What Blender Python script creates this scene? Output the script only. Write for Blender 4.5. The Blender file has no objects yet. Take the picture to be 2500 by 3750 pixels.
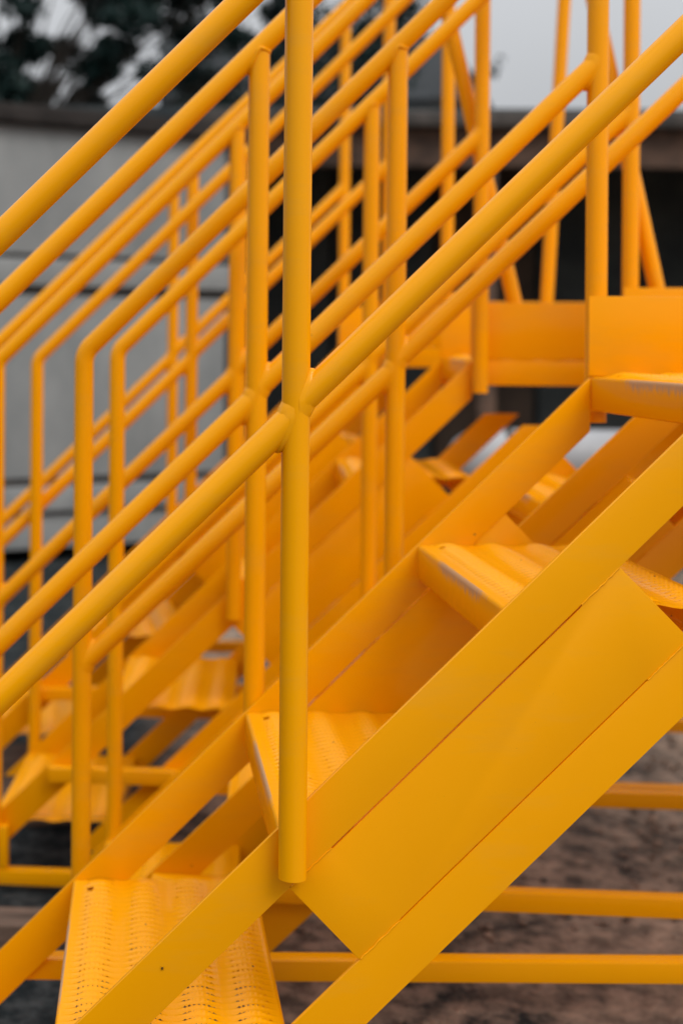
import bpy, bmesh, math, random
from mathutils import Vector, Matrix, noise

random.seed(11)
SC = bpy.context.scene
COL = SC.collection
R = math.radians

# ----------------------------------------------------------------- camera
EYE = 1.25                      # eye height above the yard
FOCUS = 1.735                   # metres to the sharp post
cam = bpy.data.cameras.new('camera')
cam.sensor_fit = 'VERTICAL'; cam.sensor_height = 36.0; cam.sensor_width = 24.0
cam.lens = 50.0
cam.shift_x = 0.1947; cam.shift_y = -0.164     # perspective-corrected (shift) view
cam.clip_start = 0.05; cam.clip_end = 400.0
cam.dof.use_dof = True; cam.dof.focus_distance = FOCUS; cam.dof.aperture_fstop = 2.9
cam.dof.aperture_blades = 9
camo = bpy.data.objects.new('camera', cam); COL.objects.link(camo)
ROLL = 0.007
camo.matrix_world = Matrix.Translation((0, 0, EYE)) @ Matrix.Rotation(R(90), 4, 'X') @ Matrix.Rotation(ROLL, 4, 'Z')
SC.camera = camo

# ----------------------------------------------------------------- sky and soft sun (overcast)
SUN_EL, SUN_AZ = 47.0, 146.0     # azimuth from +Y clockwise: behind the camera, to the right
w = bpy.data.worlds.new('World'); SC.world = w; w.use_nodes = True
nt = w.node_tree; nt.nodes.clear()
out = nt.nodes.new('ShaderNodeOutputWorld'); bg = nt.nodes.new('ShaderNodeBackground')
sky = nt.nodes.new('ShaderNodeTexSky'); sky.sky_type = 'NISHITA'; sky.sun_disc = False
sky.sun_elevation = R(SUN_EL); sky.sun_rotation = R(SUN_AZ)
sky.air_density = 1.0; sky.dust_density = 4.0; sky.ozone_density = 1.0
hs = nt.nodes.new('ShaderNodeHueSaturation'); hs.inputs['Saturation'].default_value = 0.15
tc = nt.nodes.new('ShaderNodeTexCoord'); sx = nt.nodes.new('ShaderNodeSeparateXYZ')
mr = nt.nodes.new('ShaderNodeMapRange')          # cloud deck: zenith three times the horizon
mr.inputs['From Min'].default_value = 0.0; mr.inputs['From Max'].default_value = 1.0
mr.inputs['To Min'].default_value = 3.85; mr.inputs['To Max'].default_value = 16.0
grey = nt.nodes.new('ShaderNodeVectorMath'); grey.operation = 'SCALE'
grey.inputs[0].default_value = (0.955, 0.985, 1.03)
mx = nt.nodes.new('ShaderNodeMix'); mx.data_type = 'RGBA'; mx.inputs['Factor'].default_value = 0.86
L = nt.links.new
L(sky.outputs[0], hs.inputs['Color']); L(tc.outputs['Generated'], sx.inputs[0])
cn = nt.nodes.new('ShaderNodeTexNoise'); cn.inputs['Scale'].default_value = 3.0; cn.inputs['Detail'].default_value = 5.0
cm = nt.nodes.new('ShaderNodeMapRange'); cm.inputs['To Min'].default_value = 0.86; cm.inputs['To Max'].default_value = 1.14
cx = nt.nodes.new('ShaderNodeMath'); cx.operation = 'MULTIPLY'          # faint unevenness of the cloud
L(tc.outputs['Generated'], cn.inputs['Vector']); L(cn.outputs[0], cm.inputs['Value'])
L(sx.outputs['Z'], mr.inputs['Value']); L(mr.outputs[0], cx.inputs[0]); L(cm.outputs[0], cx.inputs[1]); L(cx.outputs[0], grey.inputs['Scale'])
L(hs.outputs[0], mx.inputs[6]); L(grey.outputs[0], mx.inputs[7])
L(mx.outputs[2], bg.inputs['Color']); bg.inputs['Strength'].default_value = 0.1
L(bg.outputs[0], out.inputs['Surface'])

sl = bpy.data.lights.new('sun', 'SUN'); sl.energy = 1.35; sl.angle = R(30); sl.color = (1.0, 0.96, 0.9)
so = bpy.data.objects.new('sun', sl); COL.objects.link(so)
az, el = R(SUN_AZ), R(SUN_EL)
sd = Vector((math.sin(az)*math.cos(el), math.cos(az)*math.cos(el), math.sin(el)))
so.rotation_euler = sd.to_track_quat('Z', 'Y').to_euler(); so.location = sd*20

vs = SC.view_settings
vs.view_transform = 'Standard'; vs.look = 'None'; vs.exposure = 0.02; vs.gamma = 1.0
vs.use_curve_mapping = False
SC.render.engine = 'CYCLES'
SC.cycles.max_bounces = 10; SC.cycles.diffuse_bounces = 8

# ----------------------------------------------------------------- material helpers
def nodes(name):
    m = bpy.data.materials.new(name); m.use_nodes = True
    t = m.node_tree; t.nodes.clear()
    o = t.nodes.new('ShaderNodeOutputMaterial'); b = t.nodes.new('ShaderNodeBsdfPrincipled')
    t.links.new(b.outputs[0], o.inputs[0])
    return m, t, b
def N(t, kind, **kw):
    n = t.nodes.new(kind)
    for k, v in kw.items(): setattr(n, k, v)
    return n
def ntex(t, scale, detail=4, rough=0.55, mapping=None, coord='Object'):
    tcn = t.nodes.new('ShaderNodeTexCoord'); n = t.nodes.new('ShaderNodeTexNoise')
    n.inputs['Scale'].default_value = scale; n.inputs['Detail'].default_value = detail
    n.inputs['Roughness'].default_value = rough
    if mapping:
        mp = t.nodes.new('ShaderNodeMapping'); mp.inputs['Scale'].default_value = mapping
        t.links.new(tcn.outputs[coord], mp.inputs[0]); t.links.new(mp.outputs[0], n.inputs['Vector'])
    else:
        t.links.new(tcn.outputs[coord], n.inputs['Vector'])
    return n
def ramp(t, src, p0, c0, p1, c1):
    r = t.nodes.new('ShaderNodeValToRGB'); e = r.color_ramp.elements
    e[0].position = p0; e[0].color = c0 if len(c0) == 4 else (*c0, 1)
    e[1].position = p1; e[1].color = c1 if len(c1) == 4 else (*c1, 1)
    t.links.new(src, r.inputs[0]); return r
def mixc(t, fac, a, b):
    m = t.nodes.new('ShaderNodeMix'); m.data_type = 'RGBA'
    for s, v in ((0, fac), (6, a), (7, b)):
        if hasattr(v, 'is_output'): t.links.new(v, m.inputs[s])
        else: m.inputs[s].default_value = v if s == 0 else ((*v, 1) if len(v) == 3 else v)
    return m.outputs[2]
def bump(t, b, h, strength, dist):
    n = t.nodes.new('ShaderNodeBump'); n.inputs['Strength'].default_value = strength
    n.inputs['Distance'].default_value = dist
    t.links.new(h, n.inputs['Height']); t.links.new(n.outputs[0], b.inputs['Normal'])

YEL = (0.945, 0.388, 0.0004)
YEL2 = (0.92, 0.372, 0.0004)
def paint(name, wear=False):
    m, t, b = nodes(name)
    n1 = ntex(t, 6.0, 5); r1 = ramp(t, n1.outputs[0], 0.3, YEL2, 0.7, YEL)
    col = r1.outputs[0]
    n2 = ntex(t, 60.0, 3); rr = ramp(t, n2.outputs[0], 0.3, (0.17,)*3, 0.75, (0.25,)*3)
    rough = rr.outputs[0]; metal = None
    # a few dust freckles
    nd = ntex(t, 420.0, 2, 0.5); rd = ramp(t, nd.outputs[0], 0.74, (0, 0, 0), 0.80, (0.35,)*3)
    col = mixc(t, rd.outputs[0], col, (0.45, 0.2, 0.03))
    tv = N(t, 'ShaderNodeTexCoord'); vo = N(t, 'ShaderNodeTexVoronoi'); vo.inputs['Scale'].default_value = 34.0
    t.links.new(tv.outputs['Object'], vo.inputs['Vector'])
    near_ = N(t, 'ShaderNodeMath', operation='LESS_THAN'); t.links.new(vo.outputs['Distance'], near_.inputs[0]); near_.inputs[1].default_value = 0.055
    sc_ = N(t, 'ShaderNodeSeparateColor'); t.links.new(vo.outputs['Color'], sc_.inputs[0])
    few = N(t, 'ShaderNodeMath', operation='GREATER_THAN'); t.links.new(sc_.outputs[0], few.inputs[0]); few.inputs[1].default_value = 0.93
    chip = N(t, 'ShaderNodeMath', operation='MULTIPLY'); t.links.new(near_.outputs[0], chip.inputs[0]); t.links.new(few.outputs[0], chip.inputs[1])
    col = mixc(t, chip.outputs[0], col, (0.16, 0.075, 0.03))
    ns = ntex(t, 3.0, 6, 0.7, (1, 1, 4)); rs = ramp(t, ns.outputs[0], 0.52, (0, 0, 0), 0.75, (0.22,)*3)   # thin film of dust
    col = mixc(t, rs.outputs[0], col, (0.62, 0.33, 0.06))
    if wear:                       # paint scuffed off the front edge of a tread
        tcn = N(t, 'ShaderNodeTexCoord'); sp = N(t, 'ShaderNodeSeparateXYZ'); t.links.new(tcn.outputs['Object'], sp.inputs[0])
        front = N(t, 'ShaderNodeMath', operation='LESS_THAN'); t.links.new(sp.outputs['X'], front.inputs[0]); front.inputs[1].default_value = 0.004
        hz = N(t, 'ShaderNodeMapRange'); t.links.new(sp.outputs['Z'], hz.inputs[0])
        hz.inputs[1].default_value = -0.05; hz.inputs[2].default_value = -0.004
        hz.inputs[3].default_value = 0.0; hz.inputs[4].default_value = 1.0
        mid = N(t, 'ShaderNodeMath', operation='SUBTRACT'); t.links.new(sp.outputs['Y'], mid.inputs[0]); mid.inputs[1].default_value = 0.25
        ab = N(t, 'ShaderNodeMath', operation='ABSOLUTE'); t.links.new(mid.outputs[0], ab.inputs[0])
        my = N(t, 'ShaderNodeMapRange'); t.links.new(ab.outputs[0], my.inputs[0])
        my.inputs[1].default_value = 0.10; my.inputs[2].default_value = 0.26; my.inputs[3].default_value = 1.0; my.inputs[4].default_value = 0.0
        st = ntex(t, 1.0, 8, 0.75, (40, 260, 30))
        a = N(t, 'ShaderNodeMath', operation='MULTIPLY'); t.links.new(hz.outputs[0], a.inputs[0]); t.links.new(my.outputs[0], a.inputs[1])
        s = N(t, 'ShaderNodeMath', operation='MULTIPLY_ADD'); t.links.new(a.outputs[0], s.inputs[0]); s.inputs[1].default_value = 0.55; t.links.new(st.outputs[0], s.inputs[2])
        rw = ramp(t, s.outputs[0], 0.89, (0,)*3, 1.06, (0.7,)*3)
        f = N(t, 'ShaderNodeMath', operation='MULTIPLY'); t.links.new(rw.outputs[0], f.inputs[0]); t.links.new(front.outputs[0], f.inputs[1])
        col = mixc(t, f.outputs[0], col, (0.36, 0.29, 0.25))
    t.links.new(col, b.inputs['Base Color']); t.links.new(rough, b.inputs['Roughness'])
    b.inputs['Specular IOR Level'].default_value = 0.20
    nb = ntex(t, 240.0, 3, 0.6); nw = ntex(t, 9.0, 2, 0.4)
    ad = N(t, 'ShaderNodeMath', operation='MULTIPLY_ADD'); t.links.new(nw.outputs[0], ad.inputs[0]); ad.inputs[1].default_value = 3.0; t.links.new(nb.outputs[0], ad.inputs[2])
    bump(t, b, ad.outputs[0], 0.06, 0.0012)
    return m
PAINT = paint('yellow_gloss_paint')
TREADP = paint('yellow_worn_tread_paint', True)

def simple(name, c0, c1, scale, rough=0.8, mapping=None, bumps=None, spec=0.3, detail=6, p=(0.35, 0.65)):
    m, t, b = nodes(name)
    n = ntex(t, scale, detail, 0.6, mapping)
    r = ramp(t, n.outputs[0], p[0], c0, p[1], c1)
    t.links.new(r.outputs[0], b.inputs['Base Color'])
    b.inputs['Roughness'].default_value = rough; b.inputs['Specular IOR Level'].default_value = spec
    if bumps: bump(t, b, n.outputs[0], bumps[0], bumps[1])
    return m

# ----------------------------------------------------------------- mesh helpers
def newobj(name, me, mat, parent=None):
    o = bpy.data.objects.new(name, me); COL.objects.link(o)
    if mat and not me.materials: me.materials.append(mat)
    if parent: o.parent = parent
    return o
def mesh_from(bm, name, smooth=None):
    me = bpy.data.meshes.new(name)
    bmesh.ops.recalc_face_normals(bm, faces=bm.faces)
    bm.to_mesh(me); bm.free()
    if smooth is not None:
        for p in me.polygons: p.use_smooth = True
        me.set_sharp_from_angle(angle=R(smooth))
    return me
def prism(name, poly, y0, y1, bevel=0.0018, axis='Y'):
    """polygon in the x-z plane extruded along y (or in x-y extruded along z)"""
    bm = bmesh.new()
    if axis == 'Y': a = [bm.verts.new((x, y0, z)) for x, z in poly]; b = [bm.verts.new((x, y1, z)) for x, z in poly]
    elif axis == 'Z': a = [bm.verts.new((x, z, y0)) for x, z in poly]; b = [bm.verts.new((x, z, y1)) for x, z in poly]
    else: a = [bm.verts.new((y0, x, z)) for x, z in poly]; b = [bm.verts.new((y1, x, z)) for x, z in poly]
    n = len(poly)
    bm.faces.new(a); bm.faces.new(list(reversed(b)))
    for i in range(n): bm.faces.new((a[i], b[i], b[(i+1) % n], a[(i+1) % n]))
    bmesh.ops.recalc_face_normals(bm, faces=bm.faces)
    if bevel: bmesh.ops.bevel(bm, geom=bm.edges[:], offset=bevel, segments=2, affect='EDGES', profile=0.6, clamp_overlap=True)
    return mesh_from(bm, name, 40)
def box(name, x0, x1, y0, y1, z0, z1, bevel=0.002):
    return prism(name, [(x0, z0), (x1, z0), (x1, z1), (x0, z1)], y0, y1, bevel)
def pipe_bm(bm, pts, r, seg=28, caps=True, wob=0.0):
    pts = [Vector(p) for p in pts]; n = len(pts); rings = []
    d0 = (pts[1]-pts[0]).normalized(); ref = Vector((0, 1, 0))
    if abs(d0.dot(ref)) > 0.9: ref = Vector((1, 0, 0))
    u = (ref - d0*ref.dot(d0)).normalized()
    for i, p in enumerate(pts):
        d = (pts[min(i+1, n-1)]-pts[max(i-1, 0)]).normalized()
        u = (u - d*u.dot(d)).normalized(); v = d.cross(u)
        rr = r*(1 + (wob*noise.noise(p*180.0) if wob else 0))
        rings.append([bm.verts.new(p + u*(rr*math.cos(2*math.pi*k/seg)) + v*(rr*math.sin(2*math.pi*k/seg))) for k in range(seg)])
    for a, b in zip(rings, rings[1:]):
        for k in range(seg): bm.faces.new((a[k], a[(k+1) % seg], b[(k+1) % seg], b[k]))
    if caps: bm.faces.new(rings[0]); bm.faces.new(list(reversed(rings[-1])))
def pipe(name, pts, r, seg=28):
    bm = bmesh.new(); pipe_bm(bm, pts, r, seg); return mesh_from(bm, name, 50)
def rounded(pts, rad, n=10):
    """polyline with its inner corners rounded"""
    pts = [Vector(p) for p in pts]; outp = [pts[0]]
    for a, b, c in zip(pts, pts[1:], pts[2:]):
        d1 = (a-b).normalized(); d2 = (c-b).normalized(); ang = d1.angle(d2)
        t = rad/math.tan(ang/2); ctr = b + (d1+d2).normalized()*(rad/math.sin(ang/2))
        p1, p2 = b+d1*t, b+d2*t
        v1, v2 = p1-ctr, p2-ctr; tot = v1.angle(v2)
        for i in range(n+1):
            f = i/n
            outp.append(ctr + (v1*math.sin((1-f)*tot)+v2*math.sin(f*tot))/math.sin(tot))
    outp.append(pts[-1]); return outp

# ----------------------------------------------------------------- the stair unit (all dimensions in metres)
K = 0.000335
PR = 0.0172                       # pipe radius
W = 0.558                         # over the stringers
SL = 0.9855                       # slope
GO, RI = 0.2757, 0.2717            # going, rise
T0X, T0Z = -0.0161, 0.5557        # front top edge of the tread beside the middle post
CH = 0.0878                       # chord depth measured upright
PL = 0.1725                       # plate between the chords, upright
TH = 0.008
def ctop(x): return T0Z + SL*(x-T0X)
PFX, PFZ = 0.5376, 1.1015     # platform front edge
PLEN = 1.30                       # platform length
PSX = 0.5528                      # post spacing
HR0 = (3430+1444)*K; MR0 = (3430-235)*K
TD = 0.294                        # tread depth

def tread_mesh():
    """pressed anti-slip plank: four perforated humps, smooth valleys, turned-down edges"""
    y0, y1 = TH+0.001, W-TH-0.001
    NX = 176; NY = 330
    Lx = TD-0.012; dx = Lx/NX; dy = (y1-y0)/NY
    def zof(x):
        u = x/TD
        if u < 0.05: return 0.0
        return 0.0048*(0.5-0.5*math.cos(2*math.pi*(u-0.03)/0.24))*min(1, (u-0.05)/0.05)*min(1, (0.985-u)/0.03)
    PY, PX = 0.0175, 0.0064       # row pitch, tooth pitch
    verts, faces = [], []
    xs = [0.006+i*dx for i in range(NX+1)]; ys = [y0+j*dy for j in range(NY+1)]
    def crest(x):                 # 1 on top of a hump, 0 in the valley
        return 0.5-0.5*math.cos(2*math.pi*(x/TD-0.03)/0.24)
    for x in xs:
        c = crest(x); zc = zof(x)
        for y in ys:
            rowp = ((y-y0)/PY) % 1.0
            tooth = 0.5+0.5*math.cos(2*math.pi*x/PX)
            # louvre: metal rises towards each slit and drops behind it
            rel = 0.0040*max(0.0, 1-abs(rowp-0.40)/0.30) - 0.0020*max(0.0, 1-abs(rowp-0.62)/0.14)
            k = 0.05+0.95*c**1.4
            if x/TD < 0.045: k *= max(0.0, (x/TD)/0.045)
            ym = 1.0 if 0.03 < y-y0 < (y1-y0)-0.012 else 0.15
            verts.append((x, y, zc + rel*k*(0.55+0.45*tooth)*ym))
    def vid(i, j): return i*(NY+1)+j
    for i in range(NX):
        xm = (xs[i]+xs[i+1])/2; c = crest(xm)
        tooth = 0.5+0.5*math.cos(2*math.pi*xm/PX)
        for j in range(NY):
            ym = (ys[j]+ys[j+1])/2; rowp = ((ym-y0)/PY) % 1.0
            half = 0.0
            if c > 0.26 and xm/TD > 0.055 and ym-y0 > 0.012: half = (0.075+0.150*tooth)*min(1.0, (c-0.10)/0.40)
            if math.hypot(xm-0.030, (ym-(y1-0.045))*0.8) < 0.0055: continue
            if half > 0.05 and abs(rowp-0.56) < half: continue
            faces.append((vid(i, j), vid(i+1, j), vid(i+1, j+1), vid(i, j+1)))
    # turned-down front and back edges with rounded noses, plus a return lip
    def edge(prof):
        b = len(verts); m = len(prof)
        for x, z in prof:
            verts.append((x, y0, z)); verts.append((x, y1, z))
        for q in range(m-1): faces.append((b+2*q, b+2*q+1, b+2*q+3, b+2*q+2))
    fr = [(0.006, zof(0.006))]+[(0.006-0.006*math.sin(a), -0.006+0.006*math.cos(a)) for a in [R(d) for d in (15, 35, 55, 75, 90)]]+[(0.0, -0.052), (0.003, -0.055), (0.02, -0.055)]
    edge(fr)
    xb = xs[-1]
    bk = [(xb, zof(xb))]+[(xb+0.006*math.sin(a), -0.006+0.006*math.cos(a)) for a in [R(d) for d in (15, 35, 55, 75, 90)]]+[(xb+0.006, -0.052), (xb+0.003, -0.055), (xb-0.015, -0.055)]
    edge(bk)
    me = bpy.data.meshes.new('tread'); me.from_pydata(verts, [], faces); me.update()
    for p in me.polygons: p.use_smooth = True
    me.set_sharp_from_angle(angle=R(55))
    me.materials.append(TREADP)
    return me
TREAD = tread_mesh()

def weld_curve(sgn, r, Rp, n=40):
    """saddle where a sloping rail meets an upright post (origin at the crossing)"""
    d = Vector((math.cos(math.atan(SL)), 0, math.sin(math.atan(SL))))*sgn
    e1 = Vector((-d.z, 0, d.x)); pts = []
    for i in range(n+1):
        f = 2*math.pi*i/n
        q = math.sqrt(max(0, Rp*Rp-(r*math.sin(f))**2))
        t = (q*(1 if d.x > 0 else -1) - r*math.cos(f)*e1.x)/d.x
        pts.append(d*t + e1*(r*math.cos(f)) + Vector((0, 1, 0))*(r*math.sin(f)))
    return pts
def weld_mesh(sgn):
    """low fillet collar lofted from the post face out on to the rail"""
    d = Vector((math.cos(math.atan(SL)), 0, math.sin(math.atan(SL))))*sgn
    e1 = Vector((-d.z, 0, d.x)); bm = bmesh.new(); n = 48; rings = []
    for k, (dr, dt) in enumerate(((0.0048, -0.0012), (0.0042, 0.0016), (0.0026, 0.0048), (0.0008, 0.0075), (-0.0006, 0.0088))):
        ring = []
        for i in range(n):
            f = 2*math.pi*i/n
            w_ = noise.noise(Vector((math.cos(f)*2.3, math.sin(f)*2.3, sgn*3+k*0.25)))
            rr = PR*0.995 + dr*(1+0.28*w_)*(0.10+0.90*math.cos(f)**2)
            q = math.sqrt(max(0, PR*PR-min(PR*0.98, rr*abs(math.sin(f)))**2))
            t = (q*(1 if d.x > 0 else -1) - rr*math.cos(f)*e1.x)/d.x + dt*(1+0.35*w_)
            ring.append(bm.verts.new(d*t + e1*(rr*math.cos(f)) + Vector((0, 1, 0))*(rr*math.sin(f))))
        rings.append(ring)
    for a_, b_ in zip(rings, rings[1:]):
        for i in range(n): bm.faces.new((a_[i], a_[(i+1) % n], b_[(i+1) % n], b_[i]))
    me = mesh_from(bm, 'weld_bead', 80); me.materials.append(PAINT); return me
WELD = {1: weld_mesh(1), -1: weld_mesh(-1)}

def chord_poly(off, x0, x1, cut0, cut1):
    """bar whose top line is the stringer line lowered by off; ends: 'z' level cut, 'x' upright cut"""
    t = lambda x: ctop(x)-off
    b = lambda x: ctop(x)-off-CH
    P = []
    P.append((x0, t(x0)))
    P.append((x1, t(x1)))
    P.append((x1, b(x1)) if cut1 == 'x' else (x1+CH/SL, t(x1)))
    P.append((x0, b(x0)) if cut0 == 'x' else (x0+CH/SL, t(x0)))
    return P
def plate_poly():
    xl, xr = -0.0013, 0.401
    dn = PL*SL/(1+SL*SL)          # shift of the square-cut end
    tl = lambda x: ctop(x)-CH; bl = lambda x: ctop(x)-CH-PL
    g = 0.0029
    P = [(xl, tl(xl)), (0.048, tl(0.048)), (0.051, tl(0.051)-g), (0.352, tl(0.352)-g), (0.356, tl(0.356)), (xr, tl(xr)),
         (xr+dn, bl(xr+dn)), (0.4375, bl(0.4375)), (0.434, bl(0.434)+g*0.6), (0.136, bl(0.136)+g*0.6), (0.132, bl(0.132)), (xl+dn, bl(xl+dn))]
    return P
MESH = {}
def shared(key, fn):
    if key not in MESH:
        MESH[key] = fn()
        if not MESH[key].materials: MESH[key].materials.append(PAINT)
    return MESH[key]

def stair_unit(x, y, z, yaw, label, braces=(), foot_loop=False):
    root = bpy.data.objects.new('stair_unit', None); COL.objects.link(root)
    root.empty_display_size = 0.2
    root.location = (x, y, z); root.rotation_euler = (0, 0, R(-yaw))
    root['label'] = label; root['category'] = 'staircase'; root['group'] = 'yellow steel stair units in a row'
    def part(name, key, fn, loc=None, parent=root):
        o = newobj(name, shared(key, fn), PAINT, parent)
        if loc: o.location = loc
        return o
    xf = T0X - (T0Z+0.05)/SL     # where the stringer top meets its level foot cut
    for s, (ya, yb, yp) in enumerate(((0.0, TH, -PR-0.0004), (W-TH, W, W+PR+0.0004))):
        part('upper_chord', 'uc%d' % s, lambda: prism('upper_chord', chord_poly(0, xf, PFX-0.001, 'z', 'x'), ya, yb))
        off = CH+PL
        part('lower_chord', 'lc%d' % s, lambda: prism('lower_chord', chord_poly(off, T0X-(T0Z+0.05-off)/SL, T0X+(PFZ-0.060-T0Z+off)/SL-CH/SL, 'z', 'z'), ya, yb))
        pp = part('side_plate', 'sp%d' % s, lambda: prism('side_plate', plate_poly(), ya+0.0009, yb-0.0006, 0.0008))
        for key, x0, x1, off2 in (('a', 0.0005, 0.050, CH), ('b', 0.354, 0.400, CH), ('c', 0.087, 0.134, CH+PL), ('d', 0.436, 0.486, CH+PL)):
            def seam():
                bm = bmesh.new(); yo = (ya+0.0004) if s == 0 else (yb-0.0004)
                pts = [(x0+(x1-x0)*i/24, yo, ctop(x0+(x1-x0)*i/24)-off2+0.0016*noise.noise(Vector((x0*90+i*0.35, off2*30, s)))) for i in range(25)]
                pipe_bm(bm, pts, 0.0011, 8, True, 0.5); return mesh_from(bm, 'weld_seam', 60)
            newobj('weld_seam', shared('sm%s%d' % (key, s), seam), PAINT, pp)
        def footweld():
            bm = bmesh.new(); zb_ = ctop(0)-CH+0.0190; yo = ya-0.0002 if s == 0 else yb+0.0002
            for sg in (-1, 1):
                pts = [(sg*0.0052+0.0012*noise.noise(Vector((i*0.4, sg, s))), yo, zb_+i*0.0035) for i in range(16)]
                pipe_bm(bm, pts, 0.0030, 8, True, 0.5)
            return mesh_from(bm, 'weld_seam', 60)
        newobj('weld_seam', shared('fw%d' % s, footweld), PAINT, root)
        # posts: bent foot post with the handrail in one pipe, straight middle and platform posts
        hz = lambda q: HR0 + SL*q
        def hrail():
            pts = rounded([(-PSX, yp, -0.02), (-PSX, yp, hz(-PSX)), (PSX+0.012, yp, hz(PSX+0.012))], 0.045, 10)
            return pipe('handrail', pts, PR)
        part('handrail', 'hr%d' % s, hrail)
        part('post', 'pm%d' % s, lambda: pipe('post', [(0.0, yp, ctop(0)-CH+0.0185), (0.0, yp, 0.9), (0.0012, yp, hz(0)-0.006)], PR))
        part('post', 'pp%d' % s, lambda: pipe('post', [(PSX, yp, PFZ-0.075), (PSX, yp, hz(PSX)-0.004)], PR))
        mz = lambda q: MR0 + SL*q
        part('mid_rail', 'ma%d' % s, lambda: pipe('mid_rail', [(-PSX, yp, mz(-PSX)), (0, yp, mz(0)-0.004)], PR*0.995))
        part('mid_rail', 'mb%d' % s, lambda: pipe('mid_rail', [(0, yp, mz(0)+0.004), (PSX, yp, mz(PSX))], PR*0.995))
        for q, sg, dz in ((-PSX, 1, 0), (0, -1, -0.004), (0, 1, 0.004), (PSX, -1, 0)):
            o = newobj('weld_bead', WELD[sg], PAINT, root); o.location = (q, yp, mz(q)+dz)
        def saddle():
            bm = bmesh.new()
            pts = [(PR*1.02*math.cos(a), yp+PR*1.02*math.sin(a), hz(PR*math.cos(a))-math.sqrt(max(0, 1-math.sin(a)**2*0.999))*PR*1.25-0.002) for a in [2*math.pi*i/36 for i in range(37)]]
            pipe_bm(bm, pts, 0.0030, 8, False, 0.5); return mesh_from(bm, 'weld_bead', 60)
        part('weld_bead', 'ws%d' % s, saddle)
        # base rail outside the stringer, legs under it
        ry = (-0.036, -0.001) if s == 0 else (W+0.001, W+0.036)
        part('base_rail', 'br%d' % s, lambda: box('base_rail', -0.425, PFX+PLEN, ry[0], ry[1], 0.117, 0.152, 0.004))
        # toe board and fascia of the platform
        part('toe_board', 'tb%d' % s, lambda: box('toe_board', PFX-0.004, PFX+PLEN, ya+0.0005, yb-0.0015, PFZ+0.001, PFZ+0.130, 0.0008))
        part('platform_fascia', 'pf%d' % s, lambda: box('platform_fascia', PFX+0.0005, PFX+PLEN, ya+0.002, yb-0.003, PFZ-0.058, PFZ-0.001, 0.001))
    for j in (-2, -1, 0, 1):
        o = newobj('tread', TREAD, TREADP, root); o.location = (T0X+GO*j, 0, T0Z+RI*j)
    for j in range(4):
        o = newobj('platform_plank', TREAD, TREADP, root); o.location = (PFX+j*(TD+0.03), 0, PFZ)
    part('cross_rail', 'xs', lambda: box('cross_rail', PFX+PLEN-0.04, PFX+PLEN-0.005, 0.0, W, 0.118, 0.151, 0.004))
    part('platform_crossbar', 'xp', lambda: box('platform_crossbar', PFX+PLEN-0.04, PFX+PLEN-0.01, TH, W-TH, PFZ-0.1, PFZ-0.062, 0.003))
    gz = -z                       # the yard in this unit's own height
    for yy in (-0.036, W+0.001):
        newobj('leg', box('leg', PFX+PLEN-0.04, PFX+PLEN-0.005, yy, yy+0.035, gz-0.02, 0.116, 0.004), PAINT, root)
    if foot_loop:
        yy = -0.036
        newobj('leg', box('leg', -0.540, -0.518, yy, yy+0.03, gz+0.031, 0.012, 0.004), PAINT, root)
        newobj('skid_foot', box('skid_foot', -0.545, -0.30, yy-0.0005, yy+0.0305, gz-0.005, gz+0.030, 0.004), PAINT, root)
    for s, xb, zb, xt, zt in braces:
        yp = W+PR*3.2
        if s == 0: yp = TH+PR+0.004
        newobj('brace', pipe('brace', [(xb, yp, zb), (xt, yp, zt)], PR), PAINT, root)
    for o in root.children:
        if o.name.startswith('brace'): o['label'] = 'slanting pipe crossing the platform post'
    return root

# ----------------------------------------------------------------- ground
def ground_mat():
    m, t, b = nodes('dirt_and_gravel')
    n1 = ntex(t, 2.3, 8, 0.62); n2 = ntex(t, 16.0, 8, 0.7); n3 = ntex(t, 0.55, 3, 0.5)
    c = ramp(t, n1.outputs[0], 0.40, (0.020, 0.021, 0.021), 0.60, (0.46, 0.325, 0.235))
    c2 = ramp(t, n2.outputs[0], 0.42, (0.020, 0.022, 0.022), 0.62, (0.52, 0.38, 0.285))
    col = mixc(t, 0.5, c.outputs[0], c2.outputs[0])
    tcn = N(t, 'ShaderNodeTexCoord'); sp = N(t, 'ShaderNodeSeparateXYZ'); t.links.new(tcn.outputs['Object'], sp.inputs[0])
    mr2 = N(t, 'ShaderNodeMapRange'); t.links.new(sp.outputs['X'], mr2.inputs[0])   # a darker gravel strip on the left
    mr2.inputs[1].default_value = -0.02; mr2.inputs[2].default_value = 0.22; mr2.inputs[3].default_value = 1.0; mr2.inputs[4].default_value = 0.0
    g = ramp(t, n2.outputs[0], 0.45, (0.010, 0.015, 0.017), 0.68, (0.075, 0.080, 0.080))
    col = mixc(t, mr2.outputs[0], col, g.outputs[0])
    t.links.new(col, b.inputs['Base Color']); b.inputs['Roughness'].default_value = 0.9
    b.inputs['Specular IOR Level'].default_value = 0.2
    bump(t, b, n2.outputs[0], 0.8, 0.03)
    return m
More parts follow.
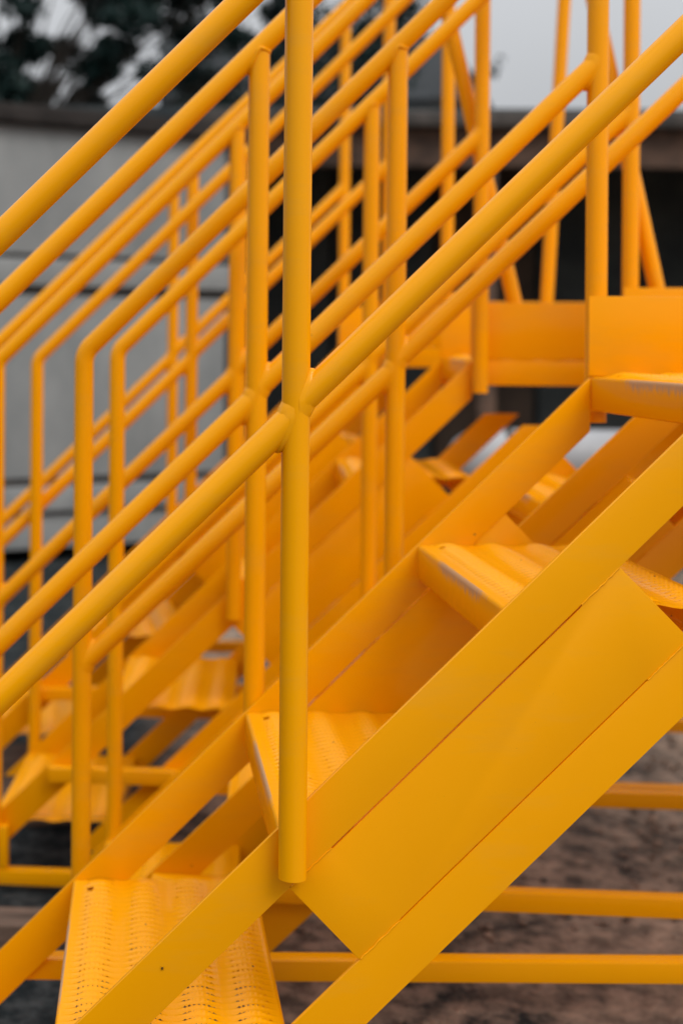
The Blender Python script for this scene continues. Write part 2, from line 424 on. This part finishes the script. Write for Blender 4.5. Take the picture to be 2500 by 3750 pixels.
def ground():
    bm = bmesh.new()
    X = [-200, -60, -20, -8] + [-4+0.16*i for i in range(63)] + [8, 20, 60, 200]
    Y = [-200, -60, -12, -4] + [-1+0.16*i for i in range(70)] + [13, 20, 60, 300]
    g = []
    for x in X:
        row = []
        for y in Y:
            near = 1.0 if (-4 < x < 6 and -1 < y < 11) else 0.0
            z = near*(0.022*noise.noise(Vector((x*0.9, y*0.9, 0))) + 0.012*noise.noise(Vector((x*3.1, y*3.1, 4)))) - 0.022
            row.append(bm.verts.new((x, y, z)))
        g.append(row)
    for i in range(len(X)-1):
        for j in range(len(Y)-1): bm.faces.new((g[i][j], g[i+1][j], g[i+1][j+1], g[i][j+1]))
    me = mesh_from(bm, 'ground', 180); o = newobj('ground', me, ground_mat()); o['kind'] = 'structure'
    return o
ground()
def gravel():
    verts, faces = [], []
    base = [(1, 0, 0), (-1, 0, 0), (0, 1, 0), (0, -1, 0), (0, 0, 1), (0, 0, -1)]
    fc = [(0, 2, 4), (2, 1, 4), (1, 3, 4), (3, 0, 4), (2, 0, 5), (1, 2, 5), (3, 1, 5), (0, 3, 5)]
    for _ in range(9000):
        y = random.uniform(1.6, 7.5); x = random.uniform(-0.6, 3.6)*y/3.0 - 0.2
        if noise.noise(Vector((x*1.3, y*1.3, 9))) < -0.05 or x < 0.1: continue
        r = random.uniform(0.004, 0.016)*(1.6 if random.random() < .06 else 1)
        b = len(verts); rot = Matrix.Rotation(random.uniform(0, 6.3), 3, 'Z') @ Matrix.Rotation(random.uniform(-.5, .5), 3, 'X')
        for v in base:
            p = rot @ Vector((v[0]*random.uniform(.7, 1.3), v[1]*random.uniform(.7, 1.3), v[2]*random.uniform(.45, .9)))*r
            verts.append((x+p.x, y+p.y, p.z-0.020+0.3*r))
        faces += [tuple(b+i for i in f) for f in fc]
    me = bpy.data.meshes.new('gravel'); me.from_pydata(verts, [], faces); me.update()
    o = newobj('gravel', me, simple('gravel_stone', (0.035, 0.03, 0.026), (0.36, 0.25, 0.18), 26.0, 0.85))
    o['kind'] = 'stuff'; o['label'] = 'loose gravel and dirt clods scattered over the yard'
gravel()

# ----------------------------------------------------------------- the four stair units
stair_unit(0.187, 1.7447, 0.101, 0.0, 'nearest yellow stair unit, sharp in focus, its side plate filling the lower right')
stair_unit(0.449, 2.531, 0.146, 4.8, 'second yellow stair unit, standing just behind the sharp one',
           [(1, 0.645, 1.108, 0.44, 2.05)])
stair_unit(0.2165, 3.285, 0.118, 4.8, 'third yellow stair unit, its handrail foot cut by the left edge',
           [(0, 0.665, 1.108, 0.445, 2.05), (1, 0.815, 1.108, 0.865, 2.1)], True)
stair_unit(0.137, 3.985, 0.146, -3.8, 'farthest and most blurred yellow stair unit, against the dark shed')

# ----------------------------------------------------------------- grey steel container on the left
def empty(name, loc, label, cat, rz=0):
    o = bpy.data.objects.new(name, None); COL.objects.link(o); o.location = loc; o.rotation_euler = (0, 0, rz)
    o['label'] = label; o['category'] = cat; return o
GREY = simple('faded_grey_steel', (0.205, 0.215, 0.215), (0.30, 0.305, 0.30), 2.2, 0.6, (1, 1, 0.6), (0.05, 0.01))
GREYD = simple('grimy_steel', (0.035, 0.032, 0.03), (0.10, 0.085, 0.075), 5.0, 0.7)
RUST = simple('rusty_edge_steel', (0.05, 0.035, 0.028), (0.14, 0.085, 0.06), 7.0, 0.85)
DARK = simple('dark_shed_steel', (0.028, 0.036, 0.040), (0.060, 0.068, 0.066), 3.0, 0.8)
cont = empty('steel_container', (0.53, 8.75, 0.0), 'grey banded steel container standing behind the handrails on the left', 'container', R(27))
def cbox(name, mat, *a, bevel=0.006):
    return newobj(name, box(name, *a, bevel), mat, cont)
cbox('wall', GREYD, -6.0, 0.0, 0.03, 2.2, 0.06, 2.50)
for z0, z1 in ((1.765, 2.495), (0.475, 1.53), (0.07, 0.255)):
    for x0, x1 in ((-1.99, -0.02), (-3.98, -2.01), (-5.98, -4.0)):
        cbox('wall_panel', GREY, x0, x1, 0.0, 0.028, z0, z1)
for z0, z1 in ((1.58, 1.735), (0.285, 0.43)):
    cbox('band_rail', GREY, -5.98, -0.01, -0.045, 0.027, z0, z1, bevel=0.012)
cbox('corner_post', GREYD, -0.012, 0.07, -0.02, 0.2, 0.0, 2.50)
cbox('roof_edge', simple('tarred_roof_edge', (0.014, 0.011, 0.010), (0.034, 0.028, 0.025), 6.0, 0.8), -6.05, 0.10, -0.08, 2.2, 2.505, 2.605)

# ----------------------------------------------------------------- open shed on the right
BROWN = simple('brown_board', (0.045, 0.032, 0.024), (0.085, 0.058, 0.042), 4.0, 0.85)
shed = empty('open_shed', (0, 0, 0), 'dark open-fronted shed with a rusty brown fascia behind the stairs', 'shed')
def sbox(name, mat, *a, bevel=0.006):
    return newobj(name, box(name, *a, bevel), mat, shed)
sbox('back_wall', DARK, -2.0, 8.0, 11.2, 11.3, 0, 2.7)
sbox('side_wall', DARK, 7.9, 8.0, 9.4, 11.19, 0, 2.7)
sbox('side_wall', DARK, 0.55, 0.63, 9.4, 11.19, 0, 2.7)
sbox('roof', DARK, -1.9, 8.3, 9.25, 11.5, 2.72, 2.80)
sbox('fascia', RUST, 0.3, 8.3, 9.10, 9.2, 2.40, 2.70)
sbox('gutter', GREYD, 0.3, 8.3, 8.98, 9.09, 2.64, 2.74, bevel=0.02)
for q in (2.15, 4.6, 7.2): sbox('column', RUST, q, q+0.12, 9.12, 9.24, 0, 2.39)
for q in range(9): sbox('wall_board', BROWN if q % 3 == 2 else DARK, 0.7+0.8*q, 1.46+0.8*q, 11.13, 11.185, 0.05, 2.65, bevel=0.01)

# ----------------------------------------------------------------- white tank, sleepers
WHITE = simple('white_plastic', (0.30, 0.30, 0.31), (0.40, 0.40, 0.41), 4.0, 0.45)
tank = empty('storage_tank', (2.1, 6.9, 0.0), 'white cylindrical tank lying on a dark cradle, seen between the stringers', 'tank')
bm = bmesh.new()
prof = [(-0.62, 0.0), (-0.61, 0.05), (-0.575, 0.10), (-0.52, 0.135), (-0.45, 0.15), (0.45, 0.15), (0.52, 0.135), (0.575, 0.10), (0.61, 0.05), (0.62, 0.0)]
rings = []
for px, pr in prof: rings.append([bm.verts.new((px, max(pr, 0.001)*math.cos(2*math.pi*k/32), 0.70+max(pr, 0.001)*math.sin(2*math.pi*k/32))) for k in range(32)])
for a, b in zip(rings, rings[1:]):
    for k in range(32): bm.faces.new((a[k], a[(k+1) % 32], b[(k+1) % 32], b[k]))
newobj('shell', mesh_from(bm, 'shell', 60), WHITE, tank)
for q in (-0.33, 0.33):
    newobj('strap', pipe('strap', [(q-0.02, 0, 0.70), (q+0.02, 0, 0.70)], 0.1535, 32), GREYD, tank)
    newobj('cradle', box('cradle', q-0.04, q+0.04, -0.15, 0.15, -0.02, 0.58), DARK, tank)
newobj('cradle_beam', box('cradle_beam', -0.5, 0.5, -0.16, 0.16, 0.50, 0.549), DARK, tank)

WOOD = simple('weathered_sleeper_wood', (0.06, 0.042, 0.032), (0.20, 0.135, 0.10), 5.0, 0.9, (1, 10, 10), (0.3, 0.01))
def sleeper(x, y, lx, ly, h, rz, label):
    bm = bmesh.new(); 
    me = box('sleeper', -lx/2, lx/2, -ly/2, ly/2, 0, h, 0.006)
    o = newobj('timber_sleeper', me, WOOD); o.location = (x, y, -0.024); o.rotation_euler = (0, 0, rz)
    o['label'] = label; o['category'] = 'timber'; o['group'] = 'timber sleepers on the yard'
sleeper(-0.36, 2.96, 0.34, 0.10, 0.085, R(-3), 'short brown sleeper lying in front of the left foot posts at bottom left')
sleeper(-0.33, 4.05, 0.30, 0.62, 0.05, R(8), 'broad brown board lying on the ground behind the left foot posts')

# ----------------------------------------------------------------- dark house behind the shed
house = empty('house', (3.2, 24.0, 0.0), 'dark house with tiled roofs above the shed, behind the tree', 'house')
HW = simple('dark_house_wall', (0.010, 0.013, 0.016), (0.025, 0.03, 0.035), 2.0, 0.8)
HT = simple('grey_roof_tile', (0.005, 0.008, 0.010), (0.016, 0.019, 0.021), 6.0, 0.7)
def hbox(name, mat, *a): return newobj(name, box(name, *a, 0.02), mat, house)
hbox('wall', HW, -2.5, 2.2, 0.0, 5.0, 0, 5.4)
def roof(name, x0, x1, y0, z0, y1, z1, th):
    me = prism(name, [(y0, z0), (y1, z1), (y1, z1+th), (y0, z0+th)], x0, x1, 0.01, 'X'); return newobj(name, me, HT, house)
roof('roof', -2.9, 2.45, -0.9, 5.05, 2.5, 6.9, 0.14)
roof('roof', -2.9, 2.45, 5.9, 5.05, 2.5, 6.9, 0.14)
roof('porch_roof', -2.9, 2.45, -1.7, 3.95, -0.02, 4.45, 0.10)
for q in range(7):
    newobj('roof_tile', prism('tile', [(-0.93, 5.22), (-0.6, 5.40), (-0.6, 5.43), (-0.93, 5.26)], -2.85+0.73*q, -2.15+0.73*q, 0.005, 'X'), HT, house)
for q in (-1.9, -0.4, 1.0):
    wi = hbox('window', GREYD, q, q+1.0, -0.06, -0.005, 2.75, 3.7)
    newobj('pane', box('pane', q+0.08, q+0.92, -0.075, -0.062, 2.83, 3.62, 0.004), DARK, wi)

# ----------------------------------------------------------------- trees
BARK = simple('dark_bark', (0.02, 0.017, 0.014), (0.06, 0.05, 0.04), 9.0, 0.9, (1, 1, 0.2), (0.4, 0.02))
def leafmat():
    m, t, b = nodes('dark_green_leaf')
    n = ntex(t, 1.6, 3); r = ramp(t, n.outputs[0], 0.3, (0.003, 0.012, 0.012), 0.7, (0.009, 0.030, 0.026))
    t.links.new(r.outputs[0], b.inputs['Base Color']); b.inputs['Roughness'].default_value = 0.5; b.inputs['Specular IOR Level'].default_value = 0.25
    return m
LEAF = leafmat()
def tree(loc, h, clumps, leafn, leafs, label, seed):
    rnd = random.Random(seed)
    root = empty('tree', loc, label, 'tree')
    bm = bmesh.new()
    top = Vector((0.1, 0, h*0.55))
    for a, b, r0 in (((0, 0, -0.05), top, 0.16),):
        pts = [Vector(a).lerp(Vector(b), i/8)+Vector((0.05*math.sin(i), 0.04*math.cos(i*1.7), 0)) for i in range(9)]
        n = len(pts)
        prev = None
        for i, p in enumerate(pts):
            rr = r0*(1-0.55*i/(n-1)); ring = [bm.verts.new(p+Vector((rr*math.cos(k*math.pi/5), rr*math.sin(k*math.pi/5), 0))) for k in range(10)]
            if prev:
                for k in range(10): bm.faces.new((prev[k], prev[(k+1) % 10], ring[(k+1) % 10], ring[k]))
            prev = ring
    for c, cr in clumps:
        c = Vector(c); s = Vector((0, 0, h*0.35)).lerp(top, rnd.random())
        pts = [s.lerp(c, i/5)+Vector((0, 0, 0.25*math.sin(i/5*math.pi))) for i in range(6)]
        prev = None
        for i, p in enumerate(pts):
            rr = 0.022*(1-0.8*i/5); ring = [bm.verts.new(p+Vector((rr*math.cos(k*math.pi/3), rr*math.sin(k*math.pi/3), 0))) for k in range(6)]
            if prev:
                for k in range(6): bm.faces.new((prev[k], prev[(k+1) % 6], ring[(k+1) % 6], ring[k]))
            prev = ring
    newobj('trunk', mesh_from(bm, 'trunk', 60), BARK, root)
    verts, faces = [], []
    for c, cr in clumps:
        c = Vector(c)
        for _ in range(int(leafn*cr*cr)):
            d = Vector((rnd.gauss(0, 1), rnd.gauss(0, 1), rnd.gauss(0, 1))).normalized()*cr*(rnd.random()**0.45)
            d.z *= 0.75
            p = c+d; q = Vector((rnd.gauss(0, 1), rnd.gauss(0, 1), rnd.gauss(0, .7))).normalized()
            u = q.orthogonal().normalized(); u = Matrix.Rotation(rnd.uniform(0, 6.28), 3, q) @ u; v = q.cross(u)
            l = leafs*rnd.uniform(0.6, 1.3); wd = l*0.42; b = len(verts)
            verts += [tuple(p-u*l), tuple(p-u*l*.2+v*wd+q*l*.1), tuple(p+u*l), tuple(p-u*l*.2-v*wd+q*l*.1)]
            faces += [(b, b+1, b+2), (b, b+2, b+3)]
    me = bpy.data.meshes.new('crown'); me.from_pydata(verts, [], faces); me.update()
    newobj('crown', me, LEAF, root)
rc = random.Random(5)
cl = []
for i in range(24): cl.append(((rc.uniform(-1.5, 0.12), rc.uniform(-0.7, 0.7), rc.uniform(2.6, 5.4)), rc.uniform(0.40, 0.62)))
for i in range(52): cl.append(((rc.uniform(0.25, 2.8), rc.uniform(-0.7, 0.7), rc.uniform(3.62, 5.1)), rc.uniform(0.13, 0.27)))
tree((-1.4, 13.2, 0), 5.2, cl, 3800, 0.062, 'dark leafy tree above the grey container at top left', 3)
cl = []
for i in range(20): cl.append(((rc.uniform(-1.2, 1.5), rc.uniform(-0.6, 0.6), rc.uniform(4.0, 6.2)), rc.uniform(0.3, 0.55)))
cl.append(((2.36, 0.0, 4.55), 0.13)); cl.append(((2.50, 0.0, 4.70), 0.07)); cl.append(((2.2, 0.0, 4.45), 0.12))
tree((1.75, 17.0, 0), 6.0, cl, 900, 0.07, 'thin leafy tree in front of the dark house, top centre', 8)

# ----------------------------------------------------------------- insect on the near stringer
bugm = simple('black_insect_shell', (0.006, 0.005, 0.004), (0.02, 0.015, 0.01), 300.0, 0.4)
bug = empty('insect', (0.0304, 1.7437, 0.4846), 'tiny black insect sitting on the sharp stringer at bottom left', 'insect')
bm = bmesh.new(); bmesh.ops.create_uvsphere(bm, u_segments=12, v_segments=8, radius=0.001)
for v in bm.verts: v.co = Vector((v.co.x*0.9, v.co.y*0.7, v.co.z*2.0))
newobj('body', mesh_from(bm, 'body', 60), bugm, bug)
for i in range(6):
    sg = -1 if i < 3 else 1; zz = 0.0012*(i % 3 - 1)
    newobj('leg', pipe('leg', [(0, 0, zz), (sg*0.0014, -0.0006, zz*1.3), (sg*0.0024, 0.0006, zz*1.8)], 0.00012, 5), bugm, bug)
